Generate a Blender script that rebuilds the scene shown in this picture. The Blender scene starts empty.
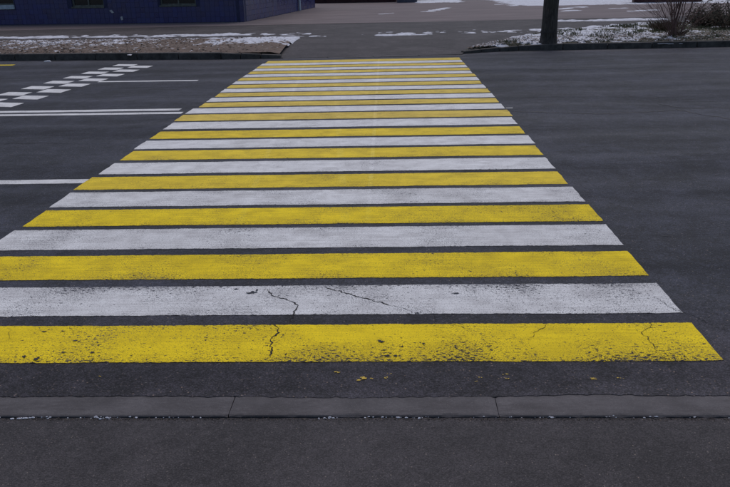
import bpy, math, random
import numpy as np
from mathutils import Matrix, Vector
random.seed(7); RNG = np.random.default_rng(7)
SC = bpy.context.scene; COL = SC.collection

# ------------------------------------------------------------------ camera
CAM = np.array([0.3503, -3.0955, 1.6135]); FPX = 732.9          # focal length in photo pixels (730 wide)
ROT = np.array([[0.99923027, 0.0327259, -0.02163065],            # right
                [-0.00922974, -0.33979249, -0.94045514],         # down
                [-0.03812717, 0.93993089, -0.33922889]])         # forward
cd = bpy.data.cameras.new('camera'); cam = bpy.data.objects.new('camera', cd); COL.objects.link(cam)
cd.sensor_width = 36.0; cd.lens = FPX / 730 * 36.0; cd.clip_start = 0.05; cd.clip_end = 3000
r_, u_, b_ = ROT[0], -ROT[1], -ROT[2]
cam.matrix_world = Matrix(((r_[0], u_[0], b_[0], CAM[0]), (r_[1], u_[1], b_[1], CAM[1]),
                           (r_[2], u_[2], b_[2], CAM[2]), (0, 0, 0, 1)))
SC.camera = cam
# ------------------------------------------------------------------ sky, sun, exposure
W = bpy.data.worlds.new('World'); SC.world = W; W.use_nodes = True
wn = W.node_tree; wn.nodes.clear()
sky = wn.nodes.new('ShaderNodeTexSky'); sky.sky_type = 'NISHITA'; sky.sun_disc = False
SUN_EL = 64.0
sky.sun_elevation = math.radians(SUN_EL); sky.sun_rotation = math.radians(12)
sky.air_density = 1.0; sky.dust_density = 1.2; sky.ozone_density = 1.0
bg = wn.nodes.new('ShaderNodeBackground'); bg.inputs['Strength'].default_value = 0.092
wo = wn.nodes.new('ShaderNodeOutputWorld')
wn.links.new(sky.outputs[0], bg.inputs[0]); wn.links.new(bg.outputs[0], wo.inputs[0])
sl = bpy.data.lights.new('sun', 'SUN'); sl.energy = 1.4; sl.angle = math.radians(50); sl.color = (1.0, 0.90, 0.86)
so = bpy.data.objects.new('sun', sl); COL.objects.link(so); so.location = (0, 20, 30)
so.rotation_euler = (math.radians(-(90 - SUN_EL)), 0, math.radians(-12))
SC.view_settings.view_transform = 'Standard'; SC.view_settings.look = 'None'
SC.view_settings.exposure = 0.12; SC.view_settings.gamma = 1.0; SC.view_settings.use_curve_mapping = False

# ------------------------------------------------------------------ helpers
def ray(u, v):
    return ROT.T @ np.array([(u - 365) / FPX, (v - 243.5) / FPX, 1.0])
def gp(u, v, z=0.0):                       # photo pixel -> point on the horizontal plane z
    d = ray(u, v); t = (z - CAM[2]) / d[2]; return CAM + d * t
def wp(u, v, p0, p1):                      # photo pixel -> point on the vertical plane through p0, p1
    d = ray(u, v); n = np.array([-(p1[1] - p0[1]), p1[0] - p0[0], 0.0])
    t = n @ (np.array([p0[0], p0[1], 0]) - CAM) / (n @ d); return CAM + d * t

_perm = RNG.random((64, 64))
def vnoise(x, y):
    x = np.asarray(x, float); y = np.asarray(y, float)
    xi = np.floor(x).astype(int); yi = np.floor(y).astype(int); fx = x - xi; fy = y - yi
    fx = fx * fx * (3 - 2 * fx); fy = fy * fy * (3 - 2 * fy)
    a = _perm[xi % 64, yi % 64]; b = _perm[(xi + 1) % 64, yi % 64]
    c = _perm[xi % 64, (yi + 1) % 64]; d = _perm[(xi + 1) % 64, (yi + 1) % 64]
    return (a * (1 - fx) + b * fx) * (1 - fy) + (c * (1 - fx) + d * fx) * fy
def fbm(x, y, o=4):
    s = 0; a = .5; t = 0
    for i in range(o):
        s = s + a * vnoise(x * 2 ** i + 17.3 * i, y * 2 ** i + 9.1 * i); t += a; a *= .5
    return s / t

class MB:
    def __init__(s): s.v = []; s.f = []; s.uv = []
    def quad(s, a, b, c, d, uv=None):
        i = len(s.v); s.v += [tuple(a), tuple(b), tuple(c), tuple(d)]; s.f.append((i, i + 1, i + 2, i + 3))
    def hexa(s, P):                        # eight corners: 0-3 bottom ccw, 4-7 top ccw
        i = len(s.v); s.v += [tuple(p) for p in P]
        for f in ((3, 2, 1, 0), (4, 5, 6, 7), (0, 1, 5, 4), (1, 2, 6, 5), (2, 3, 7, 6), (3, 0, 4, 7)):
            s.f.append(tuple(i + k for k in f))
    def box(s, x0, x1, y0, y1, z0, z1):
        s.hexa([(x0, y0, z0), (x1, y0, z0), (x1, y1, z0), (x0, y1, z0), (x0, y0, z1), (x1, y0, z1), (x1, y1, z1), (x0, y1, z1)])
    def tube(s, path, rad, n=6, cap=True):
        i0 = len(s.v); path = [Vector(p) for p in path]
        for k, p in enumerate(path):
            d = (path[min(k + 1, len(path) - 1)] - path[max(k - 1, 0)]).normalized()
            a = d.orthogonal().normalized() if k == 0 else (a - d * a.dot(d)).normalized()
            b = d.cross(a)
            for j in range(n):
                t = 2 * math.pi * j / n
                s.v.append(tuple(p + (a * math.cos(t) + b * math.sin(t)) * rad[k]))
        for k in range(len(path) - 1):
            for j in range(n):
                j2 = (j + 1) % n
                s.f.append((i0 + k * n + j, i0 + k * n + j2, i0 + (k + 1) * n + j2, i0 + (k + 1) * n + j))
        if cap: s.f.append(tuple(i0 + (len(path) - 1) * n + j for j in range(n)))
    def build(s, name, m, parent=None, smooth=False, bevel=0):
        me = bpy.data.meshes.new(name); me.from_pydata(s.v, [], s.f); me.materials.append(m)
        if smooth: me.polygons.foreach_set('use_smooth', [True] * len(me.polygons))
        o = bpy.data.objects.new(name, me); COL.objects.link(o)
        if parent: o.parent = parent
        if bevel:
            bm = o.modifiers.new('bevel', 'BEVEL'); bm.width = bevel; bm.segments = 2; bm.limit_method = 'ANGLE'
        return o
def grid_obj(name, X, Y, Z, m, parent=None, smooth=True, keep=None):
    ny, nx = X.shape
    V = np.stack([X, Y, Z], -1).reshape(-1, 3)
    I = np.arange(ny * nx).reshape(ny, nx)
    F = np.stack([I[:-1, :-1], I[:-1, 1:], I[1:, 1:], I[1:, :-1]], -1).reshape(-1, 4)
    if keep is not None: F = F[keep.reshape(-1)]
    me = bpy.data.meshes.new(name); me.from_pydata(V.tolist(), [], F.tolist()); me.materials.append(m)
    if smooth: me.polygons.foreach_set('use_smooth', [True] * len(me.polygons))
    o = bpy.data.objects.new(name, me); COL.objects.link(o)
    if parent: o.parent = parent
    return o
def empty(name, loc=(0, 0, 0)):
    o = bpy.data.objects.new(name, None); COL.objects.link(o); o.location = loc; o.empty_display_size = .2
    return o
def tag(o, label=None, cat=None, group=None, kind=None):
    if label: o['label'] = label
    if cat: o['category'] = cat
    if group: o['group'] = group
    if kind: o['kind'] = kind
    return o

# ------------------------------------------------------------------ node helpers
class NT:
    def __init__(s, name):
        s.m = bpy.data.materials.new(name); s.m.use_nodes = True; s.t = s.m.node_tree
        s.t.nodes.clear(); s.out = s.n('ShaderNodeOutputMaterial'); s.b = s.n('ShaderNodeBsdfPrincipled')
        s.t.links.new(s.b.outputs[0], s.out.inputs['Surface'])
        s.pos = s.n('ShaderNodeNewGeometry').outputs['Position']
    def n(s, k, **kw):
        o = s.t.nodes.new(k)
        for a, v in kw.items(): setattr(o, a, v)
        return o
    def put(s, sock, v):
        if hasattr(v, 'is_linked') or isinstance(v, bpy.types.NodeSocket): s.t.links.new(v, sock)
        else: sock.default_value = v
    def math(s, op, a, b=None, c=None, clamp=False):
        o = s.n('ShaderNodeMath', operation=op, use_clamp=clamp); s.put(o.inputs[0], a)
        if b is not None: s.put(o.inputs[1], b)
        if c is not None: s.put(o.inputs[2], c)
        return o.outputs[0]
    def scale(s, v3, vec=None):
        o = s.n('ShaderNodeVectorMath', operation='MULTIPLY'); s.put(o.inputs[0], vec or s.pos); o.inputs[1].default_value = v3
        return o.outputs[0]
    def noise(s, sc, vec=None, det=4, rough=.55, dist=0):
        o = s.n('ShaderNodeTexNoise'); s.put(o.inputs['Vector'], vec or s.pos); o.inputs['Scale'].default_value = sc
        o.inputs['Detail'].default_value = det; o.inputs['Roughness'].default_value = rough; o.inputs['Distortion'].default_value = dist
        return o.outputs[0]
    def voro(s, sc, vec=None, feat='F1'):
        o = s.n('ShaderNodeTexVoronoi', feature=feat); s.put(o.inputs['Vector'], vec or s.pos); o.inputs['Scale'].default_value = sc
        return o
    def rng(s, v, a, b, c=0., d=1., smooth=False):
        o = s.n('ShaderNodeMapRange'); o.interpolation_type = 'SMOOTHSTEP' if smooth else 'LINEAR'
        s.put(o.inputs[0], v)
        for i, x in enumerate((a, b, c, d)): s.put(o.inputs[i + 1], x)
        return o.outputs[0]
    def mix(s, f, a, b, blend='MIX'):
        o = s.n('ShaderNodeMix', data_type='RGBA', blend_type=blend); s.put(o.inputs[0], f)
        s.put(o.inputs[6], (*a, 1) if isinstance(a, tuple) else a); s.put(o.inputs[7], (*b, 1) if isinstance(b, tuple) else b)
        return o.outputs[2]
    def ramp(s, f, stops):
        o = s.n('ShaderNodeValToRGB'); e = o.color_ramp.elements
        while len(e) < len(stops): e.new(.5)
        for x, (p, c) in zip(e, stops): x.position = p; x.color = (*c, 1)
        s.put(o.inputs[0], f); return o.outputs[0]
    def bump(s, h, st, dist, prev=None):
        o = s.n('ShaderNodeBump'); o.inputs['Strength'].default_value = st; o.inputs['Distance'].default_value = dist
        s.put(o.inputs['Height'], h)
        if prev: s.put(o.inputs['Normal'], prev)
        return o.outputs[0]
    def fin(s, col, rough=.8, normal=None, spec=.4, metal=0):
        s.put(s.b.inputs['Base Color'], (*col, 1) if isinstance(col, tuple) else col); s.put(s.b.inputs['Roughness'], rough)
        s.b.inputs['Specular IOR Level'].default_value = spec; s.b.inputs['Metallic'].default_value = metal
        if normal is not None: s.put(s.b.inputs['Normal'], normal)
        return s.m
    def sep(s, vec=None):
        o = s.n('ShaderNodeSeparateXYZ'); s.put(o.inputs[0], vec or s.pos); return o.outputs

def asphalt_nodes(t, dark, light, grain=78, tracks=True, stones=.5, cellw=.62, mott=1.0):
    """returns colour, height, roughness of an asphalt with visible aggregate"""
    v1 = t.voro(grain); v2 = t.voro(grain * 1.9)
    cell = t.n('ShaderNodeSeparateColor'); t.put(cell.inputs[0], v1.outputs['Color'])
    cell2 = t.n('ShaderNodeSeparateColor'); t.put(cell2.inputs[0], v2.outputs['Color'])
    big = t.noise(.8, det=6, rough=.65, dist=.6); mid = t.noise(6, det=7, rough=.75)
    f = t.math('ADD', t.rng(mid, .3, .7, -.34 * mott, .34 * mott), t.rng(big, .3, .7, -.36 * mott, .36 * mott))
    f = t.math('ADD', f, t.math('ADD', t.rng(t.noise(30, det=4, rough=.75), .3, .7, -.26 * mott, .26 * mott), t.rng(t.noise(2.3, det=5, rough=.7, dist=.5), .35, .65, -.14 * mott, .14 * mott)))
    f = t.math('ADD', t.math('ADD', f, t.math('MULTIPLY_ADD', cell2.outputs[0], cellw, t.math('MULTIPLY_ADD', t.noise(grain * 4.5, det=2, rough=.7), .9, -.45))), .36 - cellw / 2, clamp=True)
    col = t.mix(f, dark, light)
    gap = t.rng(v2.outputs['Distance'], .32, .66, 0, .9 * cellw)                # binder between the stones
    col = t.mix(gap, col, tuple(x * .30 for x in dark))
    st = t.math('MULTIPLY', t.rng(cell.outputs[0], .80, .94, 0, stones), t.rng(v1.outputs['Distance'], .16, .36, 1, 0))
    st = t.math('MULTIPLY', st, t.rng(mid, .36, .6, .2, 1))
    tint = t.mix(cell.outputs[1], (.13, .12, .13), (.30, .245, .205))
    col = t.mix(st, col, tint)
    rough = .8
    if tracks:
        wv = t.n('ShaderNodeVectorMath', operation='ADD'); t.put(wv.inputs[0], t.pos)
        w2 = t.n('ShaderNodeTexNoise'); t.put(w2.inputs['Vector'], t.pos); w2.inputs['Scale'].default_value = .35; w2.inputs['Detail'].default_value = 3
        t.put(wv.inputs[1], t.scale((.0, .9, 0), w2.outputs['Color']))
        lane = t.noise(1.0, t.scale((.07, 1.5, 1), wv.outputs[0]), det=4, rough=.6)
        lane2 = t.noise(1.0, t.scale((.30, 11, 1), wv.outputs[0]), det=5, rough=.7)
        k = t.math('ADD', t.rng(lane, .3, .7, .80, 1.24), t.rng(lane2, .25, .75, -.16, .16))
        mul = t.n('ShaderNodeVectorMath', operation='SCALE'); t.put(mul.inputs[0], col); t.put(mul.inputs['Scale'], k); col = mul.outputs[0]
        yy = t.math('ADD', t.sep()[1], t.math('MULTIPLY', t.noise(2.5, det=5), .35))
        dust = t.n('ShaderNodeVectorMath', operation='MULTIPLY'); t.put(dust.inputs[0], col); dust.inputs[1].default_value = (1.22, 1.04, .90)
        col = t.mix(t.rng(yy, .05, .75, .9, 0), col, dust.outputs[0])
        oil = t.noise(2.6, det=4, rough=.6, dist=.3)
        col = t.mix(t.rng(oil, .64, .74, 0, .45), col, tuple(x * .8 for x in dark))
        rough = t.rng(lane, .3, .7, .88, .68)
    h = t.math('ADD', t.math('MULTIPLY', v1.outputs['Distance'], -.8), t.math('MULTIPLY', v2.outputs['Distance'], -.6))
    return col, h, rough

def mat_asphalt(name, dark, light, grain=78, tracks=True, stones=.5, bump=.7, rough=None, cellw=.62, mott=1.0):
    t = NT(name); c, h, r = asphalt_nodes(t, dark, light, grain, tracks, stones, cellw, mott)
    return t.fin(c, r if rough is None else rough, t.bump(h, bump, .004), spec=.30)

ROAD_D, ROAD_L = (.0130, .0138, .0190), (.065, .069, .097)
def mat_paint(name, base, near, far, fine, dirt):
    """road paint: chips show the asphalt below. near/far: chip amount at the near and far long edge"""
    t = NT(name); ac, ah, ar = asphalt_nodes(t, ROAD_D, ROAD_L)
    uv = t.sep(t.n('ShaderNodeUVMap').outputs[0]); u, v = uv[0], uv[1]
    P = t.sep()
    band = t.rng(v, 0.0, 1.0, near, far)                                   # chip amount across the stripe
    lowf = t.rng(t.noise(2.2, det=3), .3, .7, -.06, .06)
    amount = t.math('ADD', band, lowf)
    edge = t.math('MINIMUM', v, t.math('SUBTRACT', 1.0, v))
    amount = t.math('ADD', amount, t.rng(edge, 0, .22, .035, 0))
    chip = t.noise(1, t.scale((46, 78, 1)), det=6, rough=.66, dist=.3)
    fin = t.noise(1, t.scale((150, 190, 1)), det=3, rough=.65)
    thr = t.math('SUBTRACT', .80, amount)
    m1 = t.rng(chip, thr, t.math('ADD', thr, .035))
    thr2 = t.math('SUBTRACT', .86 - fine, t.math('MULTIPLY', amount, .8))
    m2 = t.rng(fin, thr2, t.math('ADD', thr2, .06), 0, .85)
    me = t.rng(t.math('ADD', edge, t.math('MULTIPLY', t.math('SUBTRACT', t.noise(38, det=4, rough=.7), .5), .09)), -.004, .012, 1, 0)
    mask = t.math('MAXIMUM', t.math('MAXIMUM', m1, m2), me)
    # colour of the paint itself: streaks along the stripe, thin spots, rolled-on seams
    st = t.noise(1, t.scale((2.2, 55, 1)), det=4, rough=.65)
    blot = t.noise(6, det=5, rough=.65)
    dk = t.mix(1.0, base, (.50, .48, .48), 'MULTIPLY')
    f = t.math('ADD', t.rng(st, .40, .70, 0, dirt * 1.15), t.rng(blot, .42, .72, 0, dirt * 1.35), clamp=True)
    col = t.mix(f, base, dk)
    wide = t.noise(1, t.scale((1.3, 2.2, 1)), det=4, rough=.6)
    col = t.mix(t.rng(wide, .45, .7, 0, dirt * .9), col, dk)
    pock = t.noise(150, det=2)
    col = t.mix(t.rng(pock, .55, .75, 0, dirt * .9), col, dk)
    for a, b, w, k in ((.19, -.008, .024, .42), (.16, -.08, .04, .22), (-.62, -.066, .03, .24)):
        d = t.math('ABSOLUTE', t.math('SUBTRACT', P[0], t.math('MULTIPLY_ADD', P[1], b, a)))
        s = t.math('MULTIPLY', t.rng(d, w * .6, w, k, 0), t.math('MULTIPLY', t.rng(t.noise(7, det=6, rough=.75), .40, .60), t.rng(P[1], .7, 3.5)))
        lite = tuple(min(.86, x * 1.0 + .13) for x in base)
        col = t.mix(s, col, lite)
    c = t.mix(mask, col, ac)
    h = t.math('ADD', t.math('MULTIPLY', ah, .55), t.math('MULTIPLY', t.math('SUBTRACT', 1.0, t.math('MAXIMUM', m1, m2)), .22))
    return t.fin(c, t.rng(mask, 0, 1, .78, .85), t.bump(h, .4, .004), spec=.22)

M = {}
M['road'] = mat_asphalt('road_asphalt', ROAD_D, ROAD_L, stones=.9)
M['pave'] = mat_asphalt('pavement_asphalt', (.026, .0235, .025), (.100, .090, .095), grain=110, tracks=False, stones=.75, bump=.5, cellw=.5, mott=.55)
M['walk'] = mat_asphalt('sidewalk_asphalt', (.030, .026, .028), (.104, .091, .096), grain=60, tracks=False, stones=.3)
YEL, WHI = (.87, .645, .006), (.715, .72, .72)
YELM, YELF = (.82, .605, .03), (.72, .535, .09)  # paler, less saturated yellows for the middle and far stripes
M['yel1'] = mat_paint('yellow_paint_worn', YEL, .238, .18, .13, .32)
M['yel3'] = mat_paint('yellow_paint_speckled', YEL, .20, .18, .15, .42)
M['yel'] = mat_paint('yellow_paint', YEL, .15, .13, .05, .36)
M['yelm'] = mat_paint('yellow_paint_mid', YELM, .175, .16, .14, .40); M['yelf'] = mat_paint('yellow_paint_far', YELF, .16, .145, .11, .42)
M['whi2'] = mat_paint('white_paint_speckled', WHI, .175, .235, .15, .36)
M['whi4'] = mat_paint('white_paint_fine', WHI, .17, .18, .16, .40)
M['whi'] = mat_paint('white_paint', WHI, .16, .155, .13, .36)

def simple(name, a, b, sc=8, rough=.8, bump=.3, dist=.01, spec=.35, stretch=(1, 1, 1), lo=.35, hi=.65):
    t = NT(name); n = t.noise(sc, t.scale(stretch), det=6, rough=.62)
    return t.fin(t.mix(t.rng(n, lo, hi), a, b), rough, t.bump(t.noise(sc * 4, t.scale(stretch), det=5), bump, dist), spec=spec)

t = NT('kerb_concrete'); n1 = t.noise(3.5, det=6, rough=.7); n2 = t.noise(90, det=4, rough=.7)
oi = t.n('ShaderNodeObjectInfo').outputs['Random']
c = t.mix(t.rng(n1, .34, .66), (.050, .0465, .049), (.112, .104, .108)); c = t.mix(t.rng(n2, .42, .62, 0, .35), c, (.055, .05, .053))
c = t.mix(t.rng(t.noise(1.6, t.scale((1.5, 6, 1)), det=7, rough=.8), .47, .60, 0, .75), c, (.048, .043, .045))
c = t.mix(t.rng(t.noise(260, det=2), .6, .72, 0, .5), c, (.19, .18, .18))
c = t.mix(t.math('MULTIPLY', oi, .25), c, (.17, .15, .15))
M['kerb'] = t.fin(c, .85, t.bump(t.math('ADD', n2, t.math('MULTIPLY', t.noise(14, det=4), 1.5)), .5, .004))
t = NT('far_kerb_stone'); n1 = t.noise(5, det=6, rough=.7)
M['fkerb'] = t.fin(t.mix(t.rng(n1, .35, .65), (.030, .027, .026), (.085, .078, .074)), .9, t.bump(t.noise(30, det=4), .5, .01))
M['crack'] = simple('crack_dirt', (.010, .009, .010), (.026, .024, .025), 40, .95)
M['seam'] = simple('bitumen_seam', (.016, .015, .017), (.034, .032, .036), 20, .7)
M['snow'] = simple('snow', (.40, .415, .47), (.60, .615, .67), 9, .7, .5, .02, spec=.3)
M['ground'] = simple('bare_ground', (.060, .052, .048), (.11, .098, .09), 2, .95)
t = NT('plaza_paving'); n1 = t.noise(.7, t.scale((.5, 1.4, 1)), det=6, rough=.65); n2 = t.noise(11, det=5, rough=.7)
c = t.mix(t.rng(n1, .35, .65), (.100, .078, .080), (.155, .124, .126)); c = t.mix(t.rng(n2, .45, .7, 0, .4), c, (.085, .075, .08))
M['plaza'] = t.fin(c, .85, t.bump(n2, .3, .01))
t = NT('verge_soil'); n1 = t.noise(7, det=6, rough=.75); n2 = t.noise(28, det=5, rough=.8)
c = t.mix(t.rng(n1, .35, .65), (.120, .085, .066), (.215, .160, .128)); c = t.mix(t.rng(n2, .5, .64, 0, .8), c, (.04, .034, .03))
M['soil'] = t.fin(c, .95, t.bump(n2, .9, .03))
t = NT('verge_turf'); n1 = t.noise(4, det=6, rough=.75); n2 = t.noise(26, det=5, rough=.8)
c = t.mix(t.rng(n1, .38, .62), (.045, .052, .030), (.115, .100, .072)); c = t.mix(t.rng(n2, .5, .64, 0, .7), c, (.03, .028, .026))
M['turf'] = t.fin(c, .95, t.bump(n2, .9, .03))
def litter(name, cols):
    t = NT(name); o = t.n('ShaderNodeNewGeometry'); r = o.outputs['Random Per Island']
    return t.fin(t.ramp(r, [(i / (len(cols) - 1), c) for i, c in enumerate(cols)]), .85)
M['leaf'] = litter('dead_leaves', [(.075, .055, .045), (.13, .095, .072), (.19, .15, .125), (.11, .082, .068), (.22, .19, .17)])
M['grass'] = litter('winter_grass', [(.035, .05, .022), (.075, .085, .036), (.14, .12, .07), (.05, .06, .03)])
M['dry'] = litter('dry_grass', [(.055, .036, .022), (.12, .08, .05), (.16, .115, .075)])
t = NT('bark'); s3 = t.scale((9, 9, 1.6)); n1 = t.noise(3, s3, det=6, rough=.7); vo = t.voro(2.6, s3)
c = t.mix(t.rng(n1, .33, .66), (.016, .013, .012), (.095, .080, .072)); c = t.mix(t.rng(t.noise(2.1), .5, .7, 0, .5), c, (.045, .05, .034))
M['bark'] = t.fin(c, .92, t.bump(t.math('ADD', n1, vo.outputs['Distance']), .9, .03))
M['twig'] = simple('twig_bark', (.095, .052, .046), (.18, .115, .10), 12, .85)
M['tie'] = simple('rusty_band', (.02, .019, .02), (.05, .04, .036), 20, .6)
t = NT('blue_glazed_tile'); r = t.n('ShaderNodeNewGeometry').outputs['Random Per Island']
c = t.ramp(r, [(0, (.010, .013, .100)), (.5, (.012, .016, .115)), (1, (.015, .019, .132))])
c = t.mix(t.rng(t.noise(.8, det=5), .45, .75, 0, .45), c, (.030, .032, .06))
M['tile'] = t.fin(c, t.rng(r, 0, 1, .22, .42), t.bump(t.noise(6, det=2), .1, .01), spec=.5)
M['grout'] = simple('dark_grout', (.022, .024, .065), (.036, .038, .080), 6, .9)
M['plaster'] = simple('bare_plaster', (.34, .34, .36), (.48, .47, .48), 12, .9)
M['sill'] = simple('pale_sill', (.30, .36, .42), (.44, .50, .55), 6, .6)
M['wframe'] = simple('window_frame_paint', (.055, .06, .055), (.12, .125, .11), 9, .6)
t = NT('dark_glass'); M['glass'] = t.fin((.012, .014, .016), .08, spec=.6)
M['maroon'] = simple('maroon_render', (.040, .014, .016), (.075, .030, .030), 3, .8)
M['greywall'] = simple('slate_render', (.075, .072, .10), (.12, .115, .145), 3, .8)
M['coping'] = simple('coping_concrete', (.16, .15, .16), (.24, .23, .24), 4, .85)
M['evergreen'] = litter('hedge_leaves', [(.012, .014, .009), (.026, .028, .016), (.075, .050, .035), (.03, .030, .018)])

# ------------------------------------------------------------------ ground sheet and road
g = MB(); g.quad((-900, -700, -.13), (900, -700, -.13), (900, 1200, -.13), (-900, 1200, -.13))
tag(g.build('ground', M['ground']), kind='structure')

# road: ragged near edge lapping over the kerb
xs = np.unique(np.concatenate([np.linspace(-90, -4, 40), np.arange(-4, 4.01, .012), np.linspace(4, 90, 40)]))
edge = -.470 - .012 * np.exp(-((xs - .3) / .5) ** 2) + .024 * (fbm(xs * 5, xs * 0 + 3.3, 5) - .5) + .010 * (vnoise(xs * 45, xs * 0) - .5)
rows = [edge, edge, edge * 0 + -.40, edge * 0 + 14.9]
zr = [-.012, 0.0, 0.0, 0.0]
X = np.stack([xs] * 4); Y = np.stack(rows); Z = np.stack([xs * 0 + z for z in zr])
road = tag(grid_obj('road', X, Y, Z, M['road'], smooth=False), kind='structure')

# pavement under the photographer
edge = -.6185 + .012 * (fbm(xs * 4 + 7, xs * 0 + 1.3, 4) - .5) + .006 * (vnoise(xs * 60, xs * 0 + 5) - .5)
X = np.stack([xs] * 4); Y = np.stack([edge * 0 - 14, edge * 0 - .75, edge, edge]); Z = np.stack([xs * 0 - .008, xs * 0 - .008, xs * 0 - .011, xs * 0 - .06])
tag(grid_obj('pavement', X, Y, Z, M['pave'], smooth=False), kind='structure')

# near kerb: stone by stone, joints where the photograph shows them
kerb = tag(empty('kerb_near', (0, -.54, 0)), kind='structure')
def kerb_stone(p0, p1, w, z0, z1, m, parent, bevel, jit=.002, taper=None):
    """stone whose road-side edge runs p0->p1 ; body lies to the left of that direction"""
    p0 = np.array(p0, float); p1 = np.array(p1, float); d = p1 - p0; L = np.linalg.norm(d); d /= L; n = np.array([-d[1], d[0]])
    z1b = z1 if taper is None else taper
    j = [random.uniform(-jit, jit) for _ in range(6)]
    a, b = p0 + n * j[0], p1 + n * j[1]
    c, e = p1 + n * (w + j[2]), p0 + n * (w + j[3])
    mb = MB(); o = p0
    mb.hexa([(*a, z0), (*b, z0), (*c, z0), (*e, z0), (*a, z1 + j[4]), (*b, z1b + j[5]), (*c, z1b + j[5]), (*e, z1 + j[4])])
    ob = mb.build('kerb_stone', m, None, bevel=bevel)
    ob.parent = parent; ob.matrix_parent_inverse = Matrix.Translation(parent.location).inverted()
    return ob
k = -.31 - 1.07 * 6
def worn_stone(x0, x1, zt, seed):
    n = 90; xs_ = np.linspace(x0, x1, n)
    ch = np.clip(fbm(xs_ * 14, xs_ * 0 + seed, 4) - .56, 0, 1) * .035 + .0015 * (vnoise(xs_ * 70, xs_ * 0 + seed) - .5)
    endw = .004 * np.exp(-np.minimum(xs_ - x0, x1 - xs_) / .008)
    wav = .003 * (fbm(xs_ * 2.2, xs_ * 0 + seed + 3, 2) - .5)
    prof = [(-.612 + wav, xs_ * 0 - .12), (-.612 + wav, zt - .006 - ch * .8), (-.609 + wav + ch, zt - .0016 - ch * .25 - endw), (-.602 + wav + ch, zt - endw * .6 + .0006 * (vnoise(xs_ * 25, xs_ * 0 + seed) - .5)),
            (xs_ * 0 - .53, zt - endw * .6 + .0008 * (vnoise(xs_ * 12, xs_ * 0 + seed + 9) - .5)), (xs_ * 0 - .455, zt - endw * .6 + xs_ * 0), (xs_ * 0 - .455, xs_ * 0 - .12)]
    X = np.stack([xs_ + (.004 * (vnoise(np.array(r * 1.7), np.array(seed)) - .5) if r else 0) for r in range(len(prof))]); Y = np.stack([p[0] for p in prof]); Z = np.stack([p[1] for p in prof])
    o = grid_obj('kerb_stone', X, Y, Z, M['kerb'], smooth=False)
    me = o.data; m_ = len(prof)
    o.parent = kerb; o.matrix_parent_inverse = Matrix.Translation(kerb.location).inverted()
for i in range(14):
    x0 = k + i * 1.07
    worn_stone(x0 + .0012 + random.uniform(0, .002), x0 + 1.0685, -.0022 + random.uniform(-.0008, .0008), i * 2.37 + .5)

# ------------------------------------------------------------------ the crossing
CEN = {1: (-.190, .190), 2: (.301, .685), 3: (.790, 1.191), 4: (1.300, 1.712), 5: (1.788, 2.185), 6: (2.260, 2.679), 7: (2.761, 3.181),
       8: (3.278, 3.713), 9: (3.816, 4.233), 10: (4.323, 4.747), 11: (4.833, 5.254), 12: (5.382, 5.833), 13: (5.915, 6.370), 14: (6.453, 6.868)}
for n in range(15, 28):
    cc = 7.155 + (n - 15) * .4660; CEN[n] = (cc - .193, cc + .193)
CEN[27] = (12.50, 12.98)
cross = tag(empty('pedestrian_crossing', (-.25, 6.4, 0)), 'long zebra crossing of alternating yellow and white painted stripes across the road', 'crosswalk')
def stripe_mesh(name, x0, x1, y0, y1, z, m, step=.02, rag=.004, seed=0, parent=None, skew=(0, 0)):
    nx = max(2, int((x1 - x0) / step)); xs = np.linspace(x0, x1, nx)
    lo = y0 + rag * 2 * (fbm(xs * 9, xs * 0 + seed, 4) - .5) + rag * (vnoise(xs * 3, xs * 0 + seed + .5) - .5)
    hi = y1 + rag * 2 * (fbm(xs * 9, xs * 0 + seed + 31, 4) - .5) + rag * (vnoise(xs * 3, xs * 0 + seed + 7.5) - .5)
    vv = np.linspace(0, 1, 7)
    X = np.stack([xs + 0 * a for a in vv]); Y = np.stack([lo + (hi - lo) * a for a in vv])
    # ragged short ends
    for r in range(len(vv)):
        X[r, 0] += rag * .6 * random.uniform(-1, 1) + skew[0] * vv[r]; X[r, -1] += rag * .6 * random.uniform(-1, 1) + skew[1] * vv[r]
    Z = X * 0 + z
    o = grid_obj(name, X, Y, Z, m, smooth=False)
    me = o.data; uvl = me.uv_layers.new(name='UVMap')
    co = np.stack([X.ravel(), np.repeat(vv, nx)], -1)
    li = np.zeros(len(me.loops), int); me.loops.foreach_get('vertex_index', li)
    uvl.data.foreach_set('uv', co[li].ravel())
    if parent:
        o.parent = parent; o.matrix_parent_inverse = Matrix.Translation(parent.location).inverted()
    return o
for n in range(1, 28):
    y0, y1 = CEN[n]
    m = {1: 'yel1', 2: 'whi2', 3: 'yel3', 4: 'whi4', 5: 'yel3', 6: 'whi4'}.get(n, ('yelm' if n < 13 else 'yelf') if n % 2 else 'whi')
    xl = -2.31 - (.04 if 9 < n < 15 else 0) + random.uniform(-.02, .02); xr = 1.80 + (.02 if 12 < n < 17 else 0) + random.uniform(-.012, .012)
    stripe_mesh('yellow_stripe' if n % 2 else 'white_stripe', xl, xr, y0, y1, .002, M[m], .010 if n < 6 else .025, .0055 if n < 6 else .008, n * 3.7, cross)

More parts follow.
